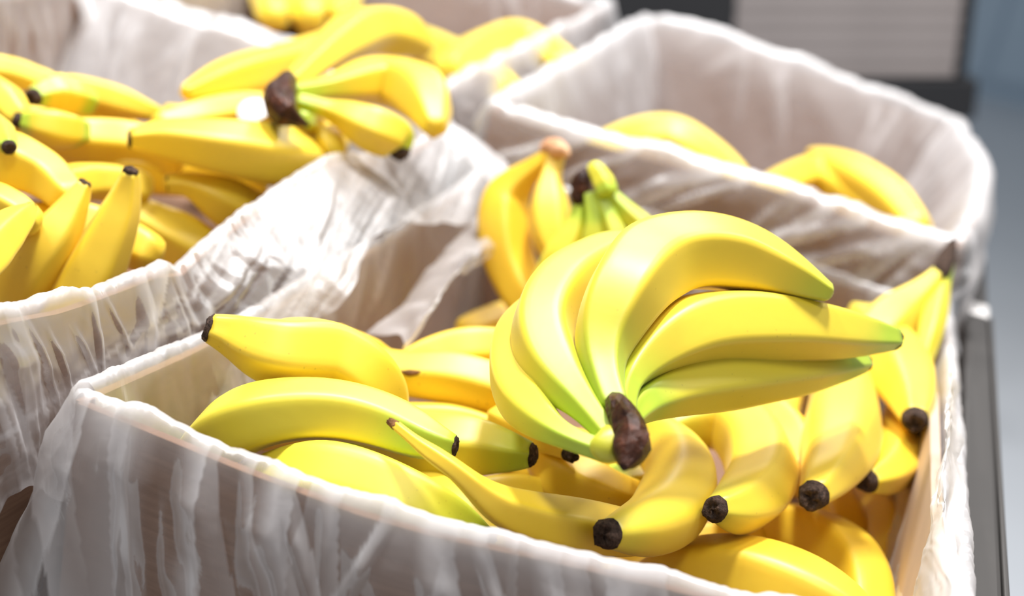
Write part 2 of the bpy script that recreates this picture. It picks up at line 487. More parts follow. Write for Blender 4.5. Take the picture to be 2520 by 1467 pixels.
# box on the left
XL = -.33
lright = [at_x(x, y, XL)[0] for x, y in ((-40, 772), (0, 762), (150, 737), (300, 684), (395, 648), (412, 652), (428, 668), (450, 642), (520, 582), (600, 522), (680, 470), (740, 425), (830, 378),
                                         (900, 384), (1000, 372), (1060, 328), (1108, 290))]
lfr = R3_(XL, .36, lright[0][2] - RIM_Z)
lbr = lright[-1]; YB = lbr[1]
lbl = at_y(330, 0, YB)[0]; lbl = lbl + (lbl - lbr) * .15
lfl = R3_(lbl[0], .36, .05)
lback = [lbr, at_y(860, 205, YB)[0], at_y(640, 95, YB)[0], at_y(330, 0, YB)[0], lbl]
box_l, rim_l = banana_box([[lfl, lfr], [lfr] + lright, lback, [lbl, lfl]], 2, 'cardboard banana box on the left heaped above its rim with bananas')

# box behind the front box
YF = 1.035
cfl = at_y(1215, 255, YF)[0]; cfr = at_y(2362, 592, YF - .035)[0]
cfront = [cfl] + [at_y(x, y, YF - .035 * f)[0] for x, y, f in ((1400, 322, .15), (1560, 362, .3), (1720, 402, .45), (1880, 440, .6), (2000, 478, .7), (2150, 540, .8), (2250, 572, .9))] + [cfr]
cbr = at_y(2350, 300, 1.6)[0]; cbl = at_y(1590, 45, 1.6)[0]
cright = [cfr, at_x(2405, 520, .112)[0], at_x(2420, 420, .125)[0], cbr]
cback = [cbr] + [at_y(x, y, 1.6)[0] for x, y in ((2200, 240), (2000, 165), (1850, 110), (1700, 60))] + [cbl]
cleft = [cbl, at_x(1450, 130, -.325)[0], cfl]
box_b, rim_b = banana_box([cfront, cright, cback, cleft], 3, 'cardboard banana box directly behind the front box, its film fluffed up high')

# box behind the left box
dfr = R3_(-.372, 1.06, .045); dbr = R3_(-.372, 1.66, .10); dbl = R3_(-.80, 1.66, .10); dfl = R3_(-.80, 1.06, .06)
box_d, rim_d = banana_box([[dfl, dfr], [dfr, dbr], [dbr, dbl], [dbl, dfl]], 4, 'blurred banana box in the far corner, behind the box on the left')


for bx, rm, hp in ((box_f, rim_f, -.135), (box_l, rim_l, -.055), (box_b, rim_b, -.075), (box_d, rim_d, .0)):
    x0, y0 = rm[:, :2].min(0) + .022; x1, y1 = rm[:, :2].max(0) - .022
    V, F = box(x0, x1, y0, y1, RIM_Z + hp - .004, RIM_Z + hp, .001)
    link('paper_pad', V, F, CARD, bx, False)

def sm(a, b, x):
    t = min(1, max(0, (x - a) / (b - a))); return t * t * (3 - 2 * t)

def f_out(p):
    if p[0] < -.27 and p[1] < .5: return .22
    if p[1] < .46: return .20
    if p[0] > .03: return .06
    if p[1] > .95: return .02
    return .03 + .15 * (1 - sm(.44, .56, p[1]))
def f_flare(p):
    if p[0] < -.27 and p[1] < .5: return .20
    if p[1] < .46: return .10
    if p[0] > .03: return .0
    return .04
S_FRONT = float(np.linalg.norm(np.diff(np.array(front), axis=0), axis=1).sum())
corner_folds = [(.012, .05, .017, .004, -.01, .30, 1, .85), (.034, .30, .010, .004, -.01, .16, -1, .55), (.004, -.02, .004, .003, -.01, .3, 1, .6)]
for x_, l_, w_, t_, vl_ in ((.10, .42, .006, .8, .30), (.105, .62, .005, .7, .22), (.13, .12, .005, .7, .25), (.155, -.30, .004, .6, .15), (.17, .40, .008, .85, .3), (.19, .55, .0045, .8, .28), (.215, .34, .007, .75, .3),
                            (.245, .45, .010, .8, .3), (.262, .6, .005, .6, .25), (.065, .2, .006, .6, .3), (.085, .5, .004, .6, .25), (.30, -.2, .009, .6, .2), (.335, .35, .012, .7, .2)):
    corner_folds.append((x_, l_, w_, .0035, -.005, vl_, 1 if l_ > 0 else -1, t_))
lin_f = liner(rim_f, 11, 'clear film liner of the nearest box, hanging in long white pleats down its front', 1700, .19, f_out, f_flare,
      1.0, 130, corner_folds, in_flare=lambda p: .10, n_out=64, crumple=.45, lean_at=lambda p: .38 if p[1] < .46 else .2,
      white=lambda p: (.75, .022) if p[1] < .46 and p[0] > -.17 else (.35, .009), haze=lambda p: .30 if p[0] > .07 and p[1] > .46 else 0.0)

def l_out(p):
    if p[0] > XL - .02: return .085 + .03 * sm(.42, .50, p[1]) - .058 * sm(.50, .62, p[1])
    return .05
def l_flare(p):
    if p[0] > XL - .02: return .12 + .80 * sm(.48, .66, p[1])
    return .1
liner(rim_l, 23, 'wrinkled clear film liner of the left box, draped over towards the nearest box', 1700, .16, l_out, l_flare,
      1.0, 190, in_flare=lambda p: .55 if p[1] > YB - .03 else .08, haze=lambda p: .75 if p[1] > YB - .03 else .0, crumple=.7, lean_at=lambda p: -5.5 * sm(.48, .66, p[1]) + .25 if p[0] > XL - .02 else .3)
liner(rim_b, 37, 'blurred milky film liner of the box directly behind the front box', 700, .16, lambda p: .16 if p[1] < 1.1 else .12,
      lambda p: .04 if p[1] < 1.1 or p[0] > .09 else .18, 1.2, 90, in_flare=lambda p: .35, rim_r=.011, haze=lambda p: (.5 if p[0] < -.3 else .30) if p[1] > 1.08 else .02, pleats=[(x_, -1.5, w_, .005, -.01, .22, 1, .9) for x_, w_ in ((.10, .014), (.15, .008), (.215, .016), (.25, .007), (.345, .012), (.39, .010))], lean_at=lambda p: -.9, white=lambda p: (.5, .03) if p[1] > 1.2 else (.4, .012))
liner(rim_d, 41, 'blurred white film liner of the far corner box behind the left box', 420, .14, lambda p: .08, lambda p: .1, 1.3, 50, in_flare=lambda p: .4, rim_r=.010, haze=lambda p: .3)

def loose_fold(A_, B_, bul, base, seed, m=16, n=80):
    """a slack fold of the nearest box's film lying against the inside of a wall"""
    a = spline(np.array(A_), n); b = spline(np.array(B_), n)
    V, g = [], []
    x = np.linspace(0, 1, n)
    for k in range(m):
        t = k / (m - 1)
        q = a * (1 - t) + b * t
        q[:, 0] += bul * math.sin(math.pi * t) + .004 * noise(x * 9, x * 0 + t * 4, seed) + .0025 * np.abs(noise(x * 26 + t * 5, x * 7 + t * 9, seed + 1))
        q[:, 2] += .008 * math.sin(math.pi * t) + .006 * noise(x * 12, x * 0 + t * 5, seed + 2)
        V.append(q); g.append(np.clip(base + .5 * noise(x * 10, x * 0 + t * 4, seed + 3) + (.3 if k > m - 3 else 0), 0, 1))
    return link('loose_fold', np.vstack(V), grid_faces(n, m), FILM, lin_f, True, {'gather': np.concatenate(g)})
loose_fold([at_x(x, y, X)[0] for x, y, X in ((1195, 520, -.262), (1150, 560, -.262), (1090, 620, -.262), (1000, 725, -.262), (905, 832, -.262))],
           [at_x(x, y, X)[0] for x, y, X in ((1200, 640, -.232), (1150, 662, -.230), (1085, 715, -.226), (1030, 800, -.222), (985, 872, -.222))], .012, .34, 3)
loose_fold([at_x(x, y, X)[0] for x, y, X in ((2352, 950, .094), (2362, 1100, .092), (2368, 1250, .091), (2374, 1467, .090), (2376, 1560, .090))],
           [at_x(x, y, X)[0] for x, y, X in ((2344, 968, .080), (2318, 1110, .079), (2290, 1250, .078), (2246, 1467, .078), (2228, 1560, .078))], -.004, .62, 13, 30, 160)

# ------------------------------------------------------------------ bananas
NSEG = 40
def pent(theta, p):
    a = np.stack([np.maximum(0, np.cos(theta - 2 * math.pi * i / 5 - math.pi / 5)) ** p for i in range(5)]).sum(0)
    r = a ** (-1.0 / p)
    return r / r.mean()

def banana_mesh(name, P, par=None, roll=None, seed=0, n=54, tip=True, stemcap=.5, flat=13.0, endgreen=.74):
    """P rows: x, y, z, radius from the stem to the blossom end"""
    rs = random.Random(seed)
    S = spline(P, n)
    C = S[:, :3]; r = np.maximum(S[:, 3], .0012)
    T, U, B = frames(C)
    roll = rs.uniform(0, 72) if roll is None else roll
    th = np.linspace(0, 2 * math.pi, NSEG, endpoint=False)
    pr = pent(th, flat)
    rg = np.clip((pr - pr.min()) / (pr.max() - pr.min()), 0, 1) ** 3
    # end caps: half rounds
    ks = [.25, .6, .87]
    pre = [(C[0] - T[0] * r[0] * stemcap * math.sqrt(1 - k * k), r[0] * k, 0, 0.0) for k in ks]
    tl = .12 if tip else .8
    post = [(C[-1] + T[-1] * r[-1] * tl * math.sqrt(1 - k * k), r[-1] * k, n - 1, 1.0) for k in reversed(ks)]
    am = 1.0 if tip else endgreen
    rings = pre + [(C[i], r[i], i, am * i / (n - 1)) for i in range(n)] + [(c_, r_, i_, am) for c_, r_, i_, _ in post]
    ph = math.radians(roll)
    V, al, rd = [], [], []
    ca, sa = np.cos(th + ph), np.sin(th + ph)
    wob = [rs.uniform(0, 9) for _ in range(3)]
    for (c, rr, i, a) in rings:
        lump = 1 + .018 * math.sin(a * 11 + wob[0]) + .012 * math.sin(a * 23 + wob[1])
        q = 1 + (pr - 1) * (.95 if .12 < a < .9 else 1.1)
        V.append(c + rr * lump * (q * ca)[:, None] * U[i] + rr * lump * (q * sa)[:, None] * B[i])
        al += [a] * NSEG; rd += rg.tolist()
    V = np.vstack(V); m = len(rings)
    F = grid_faces(NSEG, m, True)
    F += [tuple(range(NSEG - 1, -1, -1)), tuple(range((m - 1) * NSEG, m * NSEG))]
    o = link(name, V, F, PEEL, par, True, {'along': al, 'ridge': rd})
    return o, C, T, U, B, r

def stub(name, c, t, u, b, r, par, mat, length, seed, label=None, grow=1.0):
    """ragged dark end piece at c pointing along t"""
    rs = np.random.RandomState(seed)
    n = 18
    th = np.linspace(0, 2 * math.pi, n, endpoint=False)
    prof = [(-.35, .80), (-.1, 1.0), (.05, 1.06), (.3, .97), (.6, .88), (.85, .82), (1.0, .70), (.93, .5), (.82, .28), (.9, .1)]
    V = []
    jag = 1 + .28 * (rs.rand(n) - .5)
    jl = 1 + .40 * (rs.rand(n) - .5)
    for k, (z, q) in enumerate(prof):
        w = 1 + (jag - 1) * min(1, max(0, z + .2))
        zz = z * (jl if z > .2 else 1) * length
        rr = r * q * grow * w * (1 + .10 * (rs.rand(n) - .5) * (z > 0))
        V.append(c + t * (zz * np.ones(n))[:, None] + (rr * np.cos(th))[:, None] * u + (rr * np.sin(th))[:, None] * b)
    V = np.vstack(V)
    F = grid_faces(n, len(prof), True) + [tuple(range(n - 1, -1, -1)), tuple(range((len(prof) - 1) * n, len(prof) * n))]
    o = link(name, V, F, mat, par)
    if label: o['label'] = label
    return o

def to3d(pts, mode='h', dz=0.0):
    out = []
    for (x, y, h, w) in pts:
        p, t = at(x, y, h / 100 + dz) if mode == 'h' else at_y(x, y, h / 100) if mode == 'Y' else at_x(x, y, h / 100)
        out.append((*p, w * t / FPX))
    return np.array(out)

SEED = [100]
def banana(pts, label=None, group=None, par=None, mode='h', green=.35, tone=.45, spots=.4, tip=True, tiplen=1.0, stem=None, roll=None, n=54, flat=13.0, tipgrow=1.0, endgreen=.74):
    SEED[0] += 1
    P = to3d(pts, mode)
    o, C, T, U, B, r = banana_mesh('banana', P, par, roll, SEED[0], n, tip, flat=flat, endgreen=endgreen)
    o['green'] = float(green); o['tone'] = float(tone); o['spots'] = float(spots)
    if par is None: tag(o, label, 'banana', group)
    elif label: o['label'] = label
    if tip:
        stub('blossom_end', C[-1], T[-1], U[-1], B[-1], r[-1], o, TIP, r[-1] * tiplen, SEED[0], grow=tipgrow)
    if stem:
        k = 0
        stub('stem', C[0], -T[0], U[0], -B[0], r[0], o, STEM, r[0] * stem, SEED[0] + 7)
    return o

def lump(name, pts, par, mat, seed, mode='h', nseg=16, n=22, jit=.16, label=None, cap=.5, facet=True):
    """a knobbly, slightly faceted piece along a line"""
    rs = np.random.RandomState(seed)
    S = spline(to3d(pts, mode), n)
    C, r = S[:, :3], np.maximum(S[:, 3], .0008)
    T, U, B = frames(C)
    th = np.linspace(0, 2 * math.pi, nseg, endpoint=False)
    V = []
    nx = rs.rand() * 50
    for i in range(n):
        k = i / (n - 1)
        a = 1 + jit * 2.2 * noise(np.cos(th) * 1.6 + nx + 20, np.sin(th) * 1.6 + 20 + i * .38, seed) + jit * .9 * noise(np.cos(th) * 5 + nx + 20, np.sin(th) * 5 + 30 + i * .8, seed + 1)
        e = min(1, .35 + 4 * min(k, 1 - k) + (.0 if cap else 0))
        V.append(C[i] + (r[i] * e * a * np.cos(th))[:, None] * U[i] + (r[i] * e * a * np.sin(th))[:, None] * B[i])
    V = np.vstack(V)
    F = grid_faces(nseg, n, True) + [tuple(range(nseg - 1, -1, -1)), tuple(range((n - 1) * nseg, n * nseg))]
    o = link(name, V, F, mat, par, not facet)
    if label: o['label'] = label
    return o

def bunch(label, base_px, mode='h', group=None):
    p = at(*base_px[:2], base_px[2] / 100)[0] if mode == 'h' else at_y(*base_px[:2], base_px[2] / 100)[0]
    return tag(empty('banana_bunch', p), label, 'banana bunch', group)

# --- the big bunch in front
b = bunch('big five-fingered bunch of bananas with a brown crown, lying on top in the nearest box', (1600, 1000, 3.0))
kw = dict(par=b, spots=.25)
banana([(1490, 1112, 3.2, 27), (1400, 1078, 3, 30), (1325, 1028, 2.6, 50), (1272, 955, 2.5, 60), (1262, 870, 3, 60), (1300, 790, 3.4, 52), (1360, 730, 3.8, 42)], green=.95, tone=.5, tip=False, roll=10, **kw)
banana([(1500, 1075, 3.6, 27), (1430, 990, 3.8, 42), (1362, 905, 4, 76), (1336, 800, 5, 78), (1378, 712, 6, 74), (1450, 655, 6.5, 62), (1530, 620, 6.8, 50), (1600, 610, 7, 35)], green=.95, tone=.55, tip=False, roll=14, **kw)
banana([(1512, 1000, 4.2, 40), (1485, 905, 5, 50), (1490, 820, 6, 75), (1535, 720, 7.5, 95), (1615, 645, 8.3, 98), (1720, 622, 8.8, 94), (1835, 640, 8.8, 84), (1935, 675, 8.6, 60), (2005, 706, 8.3, 36), (2030, 717, 8.2, 26)], green=.9, tone=.35, tip=False, endgreen=.9, roll=16, flat=26, **kw)
banana([(1528, 1010, 4, 34), (1545, 940, 4.3, 36), (1600, 872, 5, 62), (1700, 815, 5.8, 86), (1820, 800, 6, 88), (1950, 805, 6, 78), (2080, 820, 5.7, 58), (2160, 829, 5.5, 38), (2203, 834, 5.4, 26)], green=.95, tone=.45, tiplen=.35, roll=3, flat=26, **kw)
banana([(1540, 1040, 3.4, 30), (1590, 990, 3.2, 46), (1700, 950, 3.3, 68), (1850, 925, 3.4, 68), (2000, 907, 3.4, 54), (2080, 897, 3.4, 38), (2128, 893, 3.3, 22)], green=1.25, tone=.4, tiplen=.4, roll=3, **kw)
lump('neck', [(1450, 1095, 3.2, 24), (1485, 1098, 3.4, 42), (1520, 1080, 3.6, 44), (1525, 1030, 3.9, 40)], b, PEEL, 5, jit=.07, facet=False)['green'] = .6
lump('crown', [(1506, 966, 4.75, 8), (1522, 1005, 4.7, 34), (1545, 1050, 4.3, 46), (1552, 1100, 3.9, 48), (1535, 1150, 3.5, 34)], b, CROWN, 9, jit=.22, nseg=13, n=15, label='rough dark brown crown')

# --- singles in the nearest box
F_ = 'banana'
banana([(925, 1050, -3.5, 62), (918, 980, -1.5, 80), (880, 915, 0, 88), (800, 873, .7, 90), (680, 862, 1, 82), (580, 826, 1.2, 56), (517, 806, 1.4, 36)],
       'yellow banana on the left rim of the nearest box, black end pointing left', green=.35, tone=.4, tiplen=.35, roll=0)
banana([(455, 1160, -8.5, 56), (525, 1088, -3.8, 72), (620, 1030, -1.4, 80), (740, 1010, -.6, 75), (860, 1018, -.4, 73), (970, 1050, -.4, 66), (1060, 1085, -.3, 46), (1118, 1098, -.2, 25)],
       'arched greenish banana, second up from the front rim of the nearest box', green=1.15, tone=.7, tiplen=.3, roll=15, spots=.15)
banana([(585, 1260, -9, 56), (685, 1195, -4.2, 84), (800, 1177, -2.8, 92), (920, 1202, -2.4, 90), (1040, 1247, -2.6, 76), (1130, 1287, -3.2, 52), (1195, 1320, -3.8, 25)],
       'lemon yellow banana along the front rim of the nearest box, partly behind its film', green=.95, tone=.9, spots=.2, roll=40)
banana([(880, 1040, -5, 60), (1000, 1085, -4, 70), (1100, 1098, -3, 76), (1200, 1105, -2.5, 66), (1265, 1115, -2.2, 46), (1308, 1120, -2, 30)],
       'green-tipped banana with a grey cut end, under the arched greenish banana', green=.9, tone=.7, tiplen=.35, roll=0, spots=.2)
banana([(975, 1048, .9, 12), (1020, 1085, .7, 15), (1060, 1115, .5, 21), (1110, 1150, .2, 24), (1170, 1200, -.5, 32), (1230, 1243, -1.2, 48), (1310, 1274, -1.8, 60), (1400, 1294, -2.3, 64), (1490, 1308, -3.0, 62), (1570, 1315, -4.2, 50)],
       'banana with a long thin dry-tipped stem, at the front rim', green=.1, tone=.35, tip=False, stem=2.0, roll=25)
banana([(960, 1190, -6, 45), (1060, 1215, -5, 52), (1120, 1245, -4.5, 50), (1175, 1290, -4.5, 40), (1220, 1340, -5, 30)],
       'small yellow patch of banana showing behind the long thin stem', green=.3, tone=.6, tip=False)
o = banana([(900, 900, -4, 50), (1000, 920, -3.5, 54), (1100, 928, -3, 60), (1200, 952, -3, 62), (1290, 990, -3.5, 55)],
       'yellow banana with a dark brown scar, between the left banana and the big bunch', green=.0, tone=.25, spots=1.0, tip=False, roll=70)
lump('scar', [(984, 913, -2.78, 3), (1006, 918, -2.74, 9), (1036, 917, -2.62, 5), (1090, 915, -2.40, 3)], o, STEM, 31, facet=False, label='dark brown scar')
banana([(1010, 905, -4, 48), (1100, 870, -3, 58), (1190, 860, -2.5, 57), (1300, 875, -3, 55)],
       'golden banana deep behind the scarred one, under the big bunch', green=.0, tone=.2, tip=False)
banana([(950, 1040, -5.5, 45), (1060, 1038, -5, 50), (1150, 1052, -5, 52), (1250, 1095, -5.5, 48)],
       'pale strip of banana just above the green-tipped one', green=.1, tone=.5, tip=False)
banana([(1330, 1060, -6, 45), (1350, 1120, -5, 55), (1400, 1175, -4.5, 68), (1470, 1215, -4.5, 66), (1560, 1240, -5.5, 55)],
       'yellow banana half in shade under the brown crown', green=.1, tone=.3, tip=False, roll=50)
banana([(1230, 1030, -3.4, 40), (1310, 1070, -3, 38), (1375, 1098, -2.6, 27), (1400, 1115, -2.4, 20)],
       'banana whose black end pokes out below the big bunch, left of the crown', green=.2, tone=.3, tiplen=1.6)
banana([(1150, 1235, -7, 45), (1240, 1215, -6, 52), (1320, 1225, -6, 50), (1400, 1270, -6.5, 45)],
       'greenish sliver of banana beneath the grey cut end', green=.7, tone=.5, tip=False)
banana([(1500, 1190, -7, 45), (1560, 1195, -6.5, 48), (1640, 1150, -6.5, 50)],
       'green shaded sliver of banana right under the brown crown', green=.9, tone=.4, tip=False)
banana([(1540, 1040, -3, 45), (1625, 1092, -3, 74), (1672, 1165, -3, 87), (1655, 1245, -3, 91), (1595, 1292, -2.6, 78), (1535, 1308, -2, 56), (1497, 1314, -1.6, 35)],
       'strongly curved banana below the brown crown, brown end towards the camera', green=.45, tone=.45, spots=.5, tiplen=.9, roll=10, tipgrow=1.08, flat=5)
banana([(1600, 1090, -5, 50), (1690, 1050, -4.2, 60), (1785, 1045, -3.6, 70), (1855, 1095, -3.2, 84), (1872, 1172, -3, 88), (1828, 1238, -2.5, 72), (1788, 1252, -2, 50), (1762, 1253, -1.7, 32)],
       'hook-shaped banana with a greyish end, right of the strongly curved one', green=.5, tone=.45, spots=.3, tiplen=.8, roll=30, flat=8)
banana([(2040, 850, -3, 55), (2072, 940, -2.5, 72), (2075, 1020, -2.3, 90), (2062, 1105, -2.2, 88), (2035, 1170, -2, 64), (2003, 1218, -1.7, 36)],
       'upright spotted banana with a big frayed black end, below the tips of the big bunch', green=.35, tone=.35, spots=.7, tiplen=1.1, roll=50, flat=7)
banana([(2120, 790, -1.5, 50), (2185, 860, -1, 66), (2225, 930, -1, 76), (2248, 990, -1, 56), (2252, 1032, -.8, 32)],
       'banana by the right wall, dark end pointing down just below the big bunch tips', green=.4, tone=.3, tiplen=1.0, roll=40)
banana([(2240, 960, -4, 48), (2232, 1050, -4, 60), (2210, 1125, -3.8, 62), (2175, 1170, -3.4, 46), (2136, 1184, -3.2, 28)],
       'spotted banana low by the right wall, black end pointing left at the frayed one', green=.45, tone=.25, spots=.7, tiplen=1.0)
banana([(1800, 1000, -4.5, 45), (1880, 1030, -4, 62), (1945, 1085, -4, 66), (1985, 1160, -4.5, 55)],
       'shaded banana between the hook-shaped and the upright spotted one', green=.3, tone=.2, tip=False)
banana([(1570, 1475, -11, 56), (1685, 1418, -7, 88), (1800, 1418, -5.7, 102), (1920, 1452, -5.3, 104), (2050, 1515, -5.5, 95), (2150, 1590, -6.5, 70)],
       'big golden banana lowest in the photo, behind the front film at right', green=.0, tone=.15, spots=.5, tip=False, roll=65)
banana([(1840, 1290, -9, 60), (1960, 1315, -8, 76), (2060, 1370, -7.5, 86), (2115, 1450, -7.5, 82), (2125, 1540, -8, 70)],
       'golden banana behind the lowest one, by the right wall', green=.0, tone=.15, spots=.5, tip=False, roll=20)
banana([(1660, 1335, -9, 40), (1740, 1325, -8.5, 40), (1850, 1340, -9, 45)],
       'thin golden sliver of banana between the curved banana and the lowest one', green=.0, tone=.2, tip=False)
G_ = 'bananas deep in the nearest box'
for lab, pts in zip(('dark shaded banana at the foot of the right wall of the nearest box', 'shaded banana under the frayed black end of the upright spotted one',
                    'shaded golden banana deep under the golden pair at the back', 'shaded banana deepest below the brown crown of the big bunch', 'shaded banana buried beneath the arched greenish one',
                    'shaded banana buried under the lowest golden one', 'shaded banana in the gap under the tips of the big bunch'), ([(2100, 1180, -10, 50), (2160, 1270, -9.5, 62), (2190, 1370, -9.5, 60), (2200, 1470, -10, 55)],
            [(1980, 1150, -10, 50), (2040, 1230, -9.5, 60), (2080, 1330, -10, 60), (2060, 1430, -11, 50)],
            [(1150, 830, -9, 45), (1260, 790, -8, 50), (1380, 800, -8, 50), (1480, 850, -9, 45)],
            [(1250, 1150, -10, 50), (1400, 1120, -9, 60), (1550, 1130, -9, 60), (1700, 1180, -10, 50)],
            [(640, 1060, -9, 50), (780, 1040, -8, 60), (920, 1040, -8, 60), (1060, 1080, -9, 50)],
            [(1500, 1420, -11, 50), (1640, 1400, -10, 62), (1780, 1440, -10, 62), (1900, 1520, -11, 50)],
            [(1990, 900, -8, 50), (1930, 990, -8, 60), (1900, 1090, -8.5, 60), (1920, 1190, -9, 50)])):
    banana(pts, lab, G_, green=.1, tone=.15, tip=False, n=36)

# --- bunches at the back of the nearest box
b = bunch('pair of golden bananas hanging from a pale orange crown, behind the big bunch', (1290, 700, 84), 'Y')
banana([(1362, 378, 85, 22), (1308, 418, 85, 28), (1252, 482, 85, 55), (1240, 560, 84, 63), (1252, 640, 83, 62), (1288, 720, 82, 56), (1335, 790, 81, 45)], par=b, mode='Y', green=.1, tone=.1, tip=False)
banana([(1368, 385, 85, 22), (1354, 440, 84, 28), (1352, 505, 83, 47), (1358, 570, 82, 50), (1385, 640, 81, 42), (1420, 700, 80, 35)], par=b, mode='Y', green=.3, tone=.2, tip=False)
lump('crown', [(1332, 388, 85, 14), (1352, 366, 85, 22), (1376, 366, 84.5, 23), (1400, 385, 84, 12)], b, CROWN_PALE, 3, 'Y', facet=False, label='pale orange crown')
b = bunch('green-necked bunch with a reddish crown, right of the golden pair', (1480, 620, 79), 'Y')
for k, pts in enumerate(([(1425, 500, 80, 16), (1415, 560, 79.5, 28), (1385, 625, 79, 44), (1350, 695, 78.5, 45)],
            [(1450, 480, 80, 17), (1462, 540, 79.5, 25), (1458, 620, 79, 33), (1450, 700, 78.5, 36)],
            [(1472, 475, 80, 17), (1500, 540, 79.5, 25), (1525, 610, 79, 33), (1540, 690, 79, 36)],
            [(1490, 468, 80.3, 17), (1545, 525, 80, 25), (1600, 580, 80, 34), (1650, 650, 80, 36)])):
    banana(pts, par=b, mode='Y', green=(1.1, 1.7, 1.7, 1.6)[k], tone=.8, tip=False, n=36)
lump('crown', [(1438, 412, 80.5, 12), (1430, 450, 80.2, 24), (1424, 490, 80, 22), (1416, 518, 79.8, 8)], b, CROWN, 4, 'Y', label='reddish brown crown')
o = banana([(1494, 474, 79.6, 25), (1482, 445, 79.9, 26), (1462, 412, 80.2, 18)], par=b, mode='Y', green=1.3, tone=1.0, tip=False, n=16, label='cut pale green neck')
b = bunch('two bananas with long dark stems up, in the far right corner of the nearest box', (2210, 820, -1))
banana([(2330, 640, 4.2, 12), (2300, 685, 3.2, 22), (2258, 730, 2, 38), (2200, 785, .5, 60), (2140, 850, -1, 62), (2090, 900, -2.5, 50)], par=b, green=.6, tone=.5, tip=False)
banana([(2335, 645, 4, 12), (2318, 705, 2.8, 20), (2300, 770, 1.5, 30), (2285, 830, .3, 28), (2270, 890, -1, 22)], par=b, green=1.3, tone=.3, tip=False, label='olive green banana')
lump('crown', [(2348, 586, 5.5, 10), (2338, 615, 4.8, 16), (2322, 655, 4, 22), (2310, 690, 3.3, 12)], b, TIP, 6, label='dark dry stems')

# --- the left box
b = bunch('bunch with a dark crown heaped highest on the left box, overhanging its film', (850, 330, 5))
lump('crown', [(726, 178, 8.2, 10), (692, 226, 7.8, 36), (704, 282, 7.2, 34), (758, 308, 6.6, 14)], b, CROWN, 8, nseg=13, n=14, label='dark brown crown')
banana([(720, 205, 7.8, 26), (780, 150, 8.6, 36), (860, 92, 9.4, 54), (940, 72, 9.6, 58), (1000, 88, 9.2, 50), (1042, 110, 8.6, 30)], par=b, green=.4, tone=.4, tip=False, roll=20)
banana([(725, 228, 7.4, 22), (790, 218, 7.6, 24), (860, 206, 7.9, 42), (945, 200, 8.1, 60), (1015, 222, 8.1, 68), (1056, 268, 7.7, 56), (1068, 308, 7.1, 34)], par=b, green=.7, tone=.35, tip=False, roll=40)
banana([(735, 250, 7, 20), (805, 268, 6.9, 24), (865, 292, 6.7, 42), (930, 322, 6.3, 54), (978, 350, 5.6, 44), (985, 376, 5, 24)], par=b, green=.8, tone=.35, tiplen=.5, roll=10)
banana([(745, 290, 6.4, 18), (790, 325, 5, 30), (812, 358, 4.4, 38), (824, 384, 3.8, 30)], par=b, green=1.0, tone=.3, tip=False)

banana([(772, 445, 1.2, 46), (748, 405, 2.7, 60), (690, 388, 3.8, 74), (600, 374, 4.3, 72), (500, 358, 4.5, 63), (400, 344, 4.4, 46), (322, 342, 4.2, 23)],
       'plump yellow banana in the middle of the left box, black end pointing left', green=.25, tone=.4, tiplen=.35, roll=10)
o = banana([(760, 300, 3, 48), (640, 278, 3.5, 48), (520, 285, 3.5, 45), (400, 305, 3, 32)],
       'banana with a white oval sticker, behind the plump one in the left box', green=.1, tone=.3, tip=False)
# its sticker: a small bent disc lying on the peel
def sticker(par, px, py, h, rx, ry, label):
    c, t = at(px, py, h / 100)
    up = np.array([0, -.35, 1.0]); up /= np.linalg.norm(up)
    ax = np.array([1.0, 0, 0]); ay = np.cross(up, ax)
    V = [c]; n = 28
    for ring in (.5, 1.0):
        for k in range(n):
            a = 2 * math.pi * k / n
            V.append(c + ax * rx * ring * math.cos(a) + ay * ry * ring * math.sin(a) - up * .004 * (ring * math.sin(a)) ** 2)
    m = len(V); V = V + [v - up * .0006 for v in V]
    F = []
    for k in range(n):
        k2 = (k + 1) % n
        F += [(0, 1 + k, 1 + k2), (1 + k, 1 + n + k, 1 + n + k2, 1 + k2)]
        F += [(m, m + 1 + k2, m + 1 + k), (m + 1 + k, m + 1 + k2, m + 1 + n + k2, m + 1 + n + k), (1 + n + k, m + 1 + n + k, m + 1 + n + k2, 1 + n + k2)]
    s = link('sticker', np.array(V), F, LABELM, par)
    s['label'] = label
sticker(o, 634, 262, 5.6, .0125, .018, 'white oval sticker')
banana([(832, 806, -2.2, 10), (848, 822, -2.4, 20), (880, 848, -3, 34), (930, 885, -4, 40)], 'small stem nub peeking over the top of the banana on the left rim', green=.2, tone=.2, tip=False, stem=.8, n=30)
banana([(840, 120, 5, 50), (740, 150, 5.5, 52), (640, 175, 5.5, 52), (540, 200, 5.3, 42), (462, 226, 5, 20)],
       'banana pointing left against the white back film of the left box', green=.05, tone=.3, tip=False, roll=36)
banana([(412, 452, -41, 22), (460, 455, -40, 30), (525, 482, -38.6, 52), (595, 522, -37.5, 60), (660, 570, -37, 58)],
       'banana with a cut-off stem below the plump one, at the left box rim', mode='X', green=.3, tone=.4, tip=False, stem=.3)
banana([(300, 520, -43, 50), (370, 560, -41.5, 62), (440, 600, -40, 74), (510, 655, -38.5, 74), (570, 730, -37.5, 60)],
       'broad yellow banana right of the two upright tips in the left box', green=.0, tone=.4, tip=False, mode='X')
banana([(90, 890, -40, 60), (160, 790, -38.5, 70), (215, 690, -38, 72), (265, 590, -37.5, 60), (302, 500, -37.2, 42), (321, 424, -37, 19)],
       'right one of the two upright bananas in the left box, grey tip highest', mode='X', green=.3, tone=.35, tiplen=.6, roll=0)
